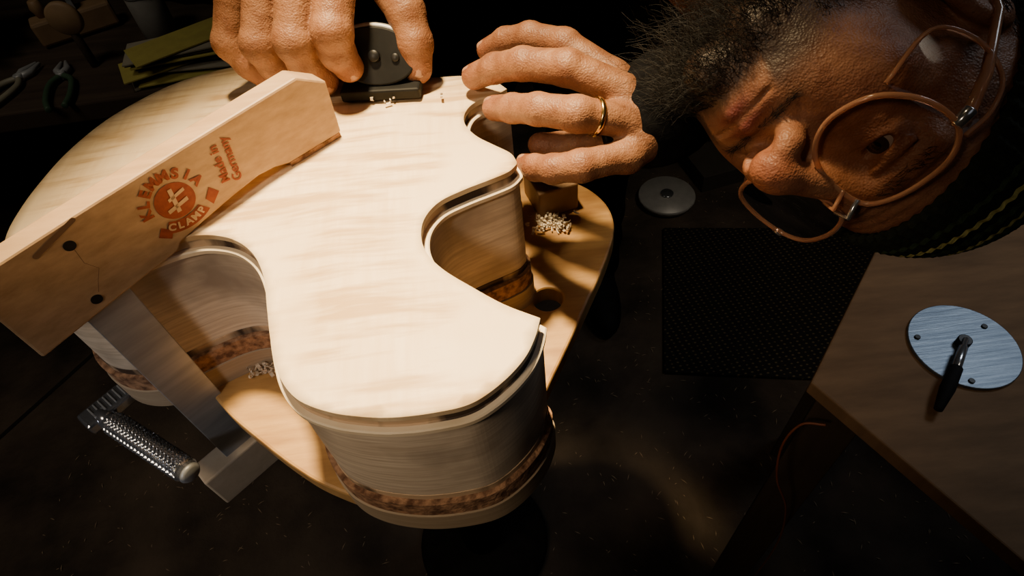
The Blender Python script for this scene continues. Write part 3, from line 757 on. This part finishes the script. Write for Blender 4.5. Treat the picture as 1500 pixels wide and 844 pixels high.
# ------------------------------------------------------------------ BACKGROUND WORKSHOP
bench=empty('workbench')
prism('top',[(-1.9,1.05),(-.42,1.10),(-.42,1.75),(-1.9,1.75)],.66,.70,bench_wood,bench,.004)
for i,(x,y) in enumerate(((-1.8,1.12),(-.5,1.16),(-.5,1.68),(-1.8,1.68))): box('leg_%d'%i,(x,y,.33),(.08,.08,.66),bench_wood,bench)
box('lower_shelf',(-1.16,1.42,.25),(1.3,.5,.03),bench_wood,bench)
yellow=plain('yellow_green_paper',(.42,.36,.08),.7); paper=plain('grey_paper',(.30,.27,.20),.8)
ps=empty('paper_stack')
for i in range(11):
    box('sheet_%d'%i,(-.575+random.uniform(-.04,.03),1.185+random.uniform(-.02,.02),.7025+i*.005),(.20,.07+random.random()*.03,.003),(paper if i%3==0 else (yellow if i%3==1 else bench_wood)),ps,rz=.25+random.uniform(-.4,.4),bev=.0005)
pl=empty('potted_plant')
leafm=noise_mat('leaf_green',(.02,.055,.02),(.05,.12,.04),scale=20,rough=.5)
tube('pot',[(-1.12,1.32,.70),(-1.12,1.32,.82)],[.05,.07],plain('terracotta',(.12,.05,.03),.8),pl,32)
V=[];Fc=[]
for i in range(80):
    a=random.random()*6.28; e=random.uniform(.1,1.3); L_=random.uniform(.08,.20); w=random.uniform(.015,.026)
    dv=Vector((math.cos(a)*math.cos(e),math.sin(a)*math.cos(e),math.sin(e))); sd=dv.cross(Vector((0,0,1))).normalized(); b0=len(V); base=Vector((-1.12,1.32,.82))
    for k in range(8):
        t=k/7; q=base+dv*(L_*t)+Vector((0,0,-.06*t*t)); ww=w*math.sin(math.pi*min(1,.05+t*.95))+.001
        V+=[q-sd*ww,q+Vector((0,0,-.004)),q+sd*ww]
    for k in range(7):
        for m in (0,1): Fc.append((b0+3*k+m,b0+3*k+m+1,b0+3*k+4+m,b0+3*k+3+m))
mesh('leaves',V,Fc,leafm,pl,True)
lp=empty('leather_strop_paddle')
tube('paddle',[(-.79,1.22,.80),(-.79,1.235,.80)],.032,plain('tan_leather',(.30,.19,.10),.6),lp,32)
tube('handle',[(-.79,1.228,.70),(-.79,1.228,.77)],.008,bench_wood,lp,12)
def pliers(name,c,rz,hc):
    e=empty(name); M=Matrix.Translation(c)@Matrix.Rotation(rz,4,'Z')
    for s in (1,-1):
        o=tube('handle_%s'%('a' if s>0 else 'b'),catmull([(0,0,0),(.02*s,-.03,0),(.022*s,-.09,0),(.014*s,-.13,0)],False,6),.006,hc,e,10); o.matrix_world=M
        o=tube('jaw_%s'%('a' if s>0 else 'b'),[(0,0,0),(-.010*s,.02,0),(-.004*s,.055,0)],[.008,.007,.003],steel,e,10); o.matrix_world=M
    o=tube('pivot',[(0,0,-.007),(0,0,.007)],.009,steel,e,16); o.matrix_world=M
    return e
pliers('pliers',(-.84,1.19,.709),.3,plain('green_grip',(.04,.08,.045),.5)); pliers('pliers',(-.93,1.20,.709),-.3,plain('pale_grip',(.24,.22,.16),.5))
rc=plain('red_handle',(.16,.04,.02),.4); wc=plain('wood_handle',(.30,.18,.09),.5)
def driver(x,y,an,i):
    e=empty('screwdriver'); dv=Vector((math.cos(an),math.sin(an),0))
    p=Vector((x,y,.712)); tube('handle',[p,p+dv*.02,p+dv*.07,p+dv*.08],[.007,.011,.011,.006],[rc,wc][i%2],e,12)
    tube('shaft',[p+dv*.08,p+dv*.17],.003,steel,e,8)
for i in range(4): driver(-1.62+i*.11,1.12,1.45+random.uniform(-.2,.2),i)
mug=plain('enamel_grey',(.25,.24,.22),.35)
tc2=empty('tin_can'); tube('can',[(-.68,1.33,.70),(-.68,1.33,.79)],.035,mug,tc2,28); tube('rim',[(-.68,1.33,.79),(-.68,1.33,.794)],.037,steel,tc2,28)
tc3=empty('wooden_hand_plane'); box('body',(-.87,1.38,.73),(.16,.05,.05),plain('beech_dim',(.26,.16,.08),.6),tc3,rz=.5,bev=.006); box('iron',(-.86,1.385,.765),(.01,.035,.06),steel,tc3,rz=.5,bev=.001); tube('knob',[(-.915,1.358,.755),(-.915,1.358,.775),(-.915,1.358,.79)],[.008,.014,.010],wc,tc3,16)
for i in range(5):
    x=-1.66+i*.10; h=random.uniform(.05,.13); e=empty('glass_jar'); c=[(.12,.13,.12),(.08,.06,.04),(.16,.14,.10)][i%3]
    tube('jar',[(x,1.64,.70),(x,1.64,.70+h)],.035,plain('jar_tone_%d'%i,c,.25),e,24); tube('lid',[(x,1.64,.70+h),(x,1.64,.715+h)],.037,black_steel,e,24)
sdf_mesh('folded_jacket',lambda P: smax(smin(ell(P,(-.66,1.56,.74),(.13,.09,.07)),ell(P,(-.58,1.52,.73),(.11,.08,.05)),.05)+.010*np.sin(P[:,0]*55+P[:,1]*30)*np.sin(P[:,1]*45-P[:,0]*20),.702-P[:,2],.004),(-.85,1.42,.69),(-.44,1.70,.86),.010,sweater,None,None,2)
mat_m,nt,b=newmat('dotted_rubber_mat'); N=nt.nodes;L=nt.links
tc=N.new('ShaderNodeTexCoord'); mp=N.new('ShaderNodeMapping'); mp.inputs['Scale'].default_value=(60,90,1); mp.inputs['Rotation'].default_value=(0,0,-.15); L.new(tc.outputs['Object'],mp.inputs[0]); v=N.new('ShaderNodeTexVoronoi'); v.inputs['Randomness'].default_value=.15; v.inputs['Scale'].default_value=1; L.new(mp.outputs[0],v.inputs['Vector'])
r=N.new('ShaderNodeValToRGB'); r.color_ramp.elements[0].color=(.13,.10,.055,1); r.color_ramp.elements[1].color=(.012,.010,.009,1); r.color_ramp.elements[0].position=.12; r.color_ramp.elements[1].position=.24
L.new(v.outputs['Distance'],r.inputs[0]); L.new(r.outputs[0],b.inputs['Base Color']); b.inputs['Roughness'].default_value=.85; b.inputs['Specular IOR Level'].default_value=.2
prism('rubber_floor_mat',[(.34,.76),(.46,1.24),(1.25,1.10),(1.15,.60)],0,.012,mat_m,None,.003)
ds=empty('metal_dish')
tube('bowl',[(.50,1.36,.0),(.50,1.36,.008),(.50,1.36,.03)],[.05,.078,.088],plain('dish_metal',(.6,.58,.55),.45,.3),ds,48); tube('hub',[(.50,1.36,.03),(.50,1.36,.036)],.02,chrome,ds,24)
brass=plain('dull_brass',(.40,.29,.14),.45,metal=.2)
tc_=empty('parts_crate')
box('tray',(.76,1.52,.03),(.34,.22,.06),plain('crate_dark',(.05,.04,.03),.8),tc_,rz=.2)
for i in range(12):
    box('part_%d'%i,(.64+.022*i+random.uniform(-.01,.01),1.47+random.random()*.10,.068),(.03,.018,.016),brass if i%2 else bench_wood,tc_,rz=random.random()*3,bev=.002)
tube('spray_bottle',[(.82,1.34,0),(.82,1.34,.09),(.82,1.34,.10),(.82,1.34,.13)],[.02,.02,.008,.008],plain('bottle_grey',(.4,.4,.36),.4),None,20)

# ------------------------------------------------------------------ ROOM
def slab(name,x0,x1,y0,y1,z0,z1,mat): return box(name,((x0+x1)/2,(y0+y1)/2,(z0+z1)/2),(x1-x0,y1-y0,z1-z0),mat,None,bev=0)
slab('floor',-3,3,-1.6,4,-.1,0,floor_m)
slab('wall_back',-3,3,4,4.1,-.1,2.9,wall_m); slab('wall_left',-3.1,-3,-1.6,4,-.1,2.9,wall_m)
slab('wall_right',3,3.1,-1.6,4,-.1,2.9,wall_m); slab('wall_front',-3,3,-1.7,-1.6,-.1,2.9,wall_m); slab('ceiling',-3,3,-1.6,4,2.8,2.9,wall_m)
jm=plain('joint_dirt',(.006,.005,.004),.9)
mesh('trim_floor_joint',[(-1.85,.02,.0015),(-1.84,.013,.0015),(-.93,1.36,.0015),(-.94,1.367,.0015)],[(0,1,2,3)],jm)
V=[];Fc=[]
for i in range(1800):
    x=random.uniform(-1.1,1.3); y=random.uniform(.1,1.5); a=random.random()*6.28; L_=random.uniform(.002,.009); w=.0009; b0=len(V)
    dx,dy=math.cos(a)*L_,math.sin(a)*L_; V+=[(x-dx,y-dy,.002),(x-dy/L_*w,y+dx/L_*w,.003),(x+dx,y+dy,.002),(x+dy/L_*w,y-dx/L_*w,.003)]; Fc.append((b0,b0+1,b0+2,b0+3))
mesh('floor_sawdust',V,Fc,plain('dust_wood',(.34,.25,.16),.9))

# ------------------------------------------------------------------ LIGHT
def area(name,loc,tgt,size,energy,col,spread=None):
    l=bpy.data.lights.new(name,'AREA'); l.shape='DISK'; l.size=size; l.energy=energy; l.color=col
    if spread: l.spread=math.radians(spread)
    o=bpy.data.objects.new(name,l); link(o); o.location=loc; o.rotation_euler=(Vector(tgt)-Vector(loc)).to_track_quat('-Z','Y').to_euler(); return o
def spot(name,loc,tgt,ang,blend,energy,col,rad):
    l=bpy.data.lights.new(name,'SPOT'); l.spot_size=math.radians(ang); l.spot_blend=blend; l.energy=energy; l.color=col; l.shadow_soft_size=rad
    o=bpy.data.objects.new(name,l); link(o); o.location=loc; o.rotation_euler=(Vector(tgt)-Vector(loc)).to_track_quat('-Z','Y').to_euler(); return o
spot('bench_lamp_light',(-.10,.53,1.85),(-.09,.28,1.0),45,1.0,185,(1.0,.74,.40),.04)
spot('side_fill_light',(-.50,-.28,1.70),(-.02,.32,.95),38,1.0,18,(1.0,.77,.54),.08)  # fill added from the camera side for the front faces, board and face
spot('crank_fill_light',(-.62,-.35,1.15),(-.31,.27,.82),34,1.0,4.5,(.95,.94,1.0),.06)  # added fill that brightens the crank, clamp bar and lower jaw; no fixture
area('disc_reflection_fill',(1.15,.75,1.8),(.47,.33,.72),.35,.42,(.82,.90,1.0),70)  # cool light added so the aluminium disc has something to reflect; no fixture
area('workbench_fill_light',(-1.0,.8,1.9),(-.9,1.3,.7),.3,.45,(1.0,.88,.70),90)  # weak fill added to lift the background bench out of the dark
area('floor_fill_light',(-1.1,-.2,2.2),(-.7,.6,0),.4,.8,(1.0,.82,.62),60)
area('aisle_fill_light',(.9,.2,2.4),(.6,1.2,0),.4,.40,(1.0,.86,.66),50)
area('workshop_fill_light',(.6,-.6,2.5),(0,.5,.6),.8,.35,(.9,.92,1.0))
w=bpy.data.worlds.new('w'); bpy.context.scene.world=w; w.use_nodes=True; w.node_tree.nodes['Background'].inputs[0].default_value=(.02,.022,.028,1); w.node_tree.nodes['Background'].inputs[1].default_value=.2

# ------------------------------------------------------------------ CAMERA
cam=bpy.data.cameras.new('camera'); cam.sensor_width=36; cam.lens=21.456; cam.clip_start=.01
co=bpy.data.objects.new('camera',cam); link(co)
Rv=Vector((0.9925461,-0.0933573,-0.0783361)); Uv=Vector((0.1218693,0.7603344,0.6379964)); Bv=Vector((0,-.6427876,.7660444))
co.matrix_world=Matrix(((Rv.x,Uv.x,Bv.x,0),(Rv.y,Uv.y,Bv.y,0),(Rv.z,Uv.z,Bv.z,1.3),(0,0,0,1)))
bpy.context.scene.camera=co
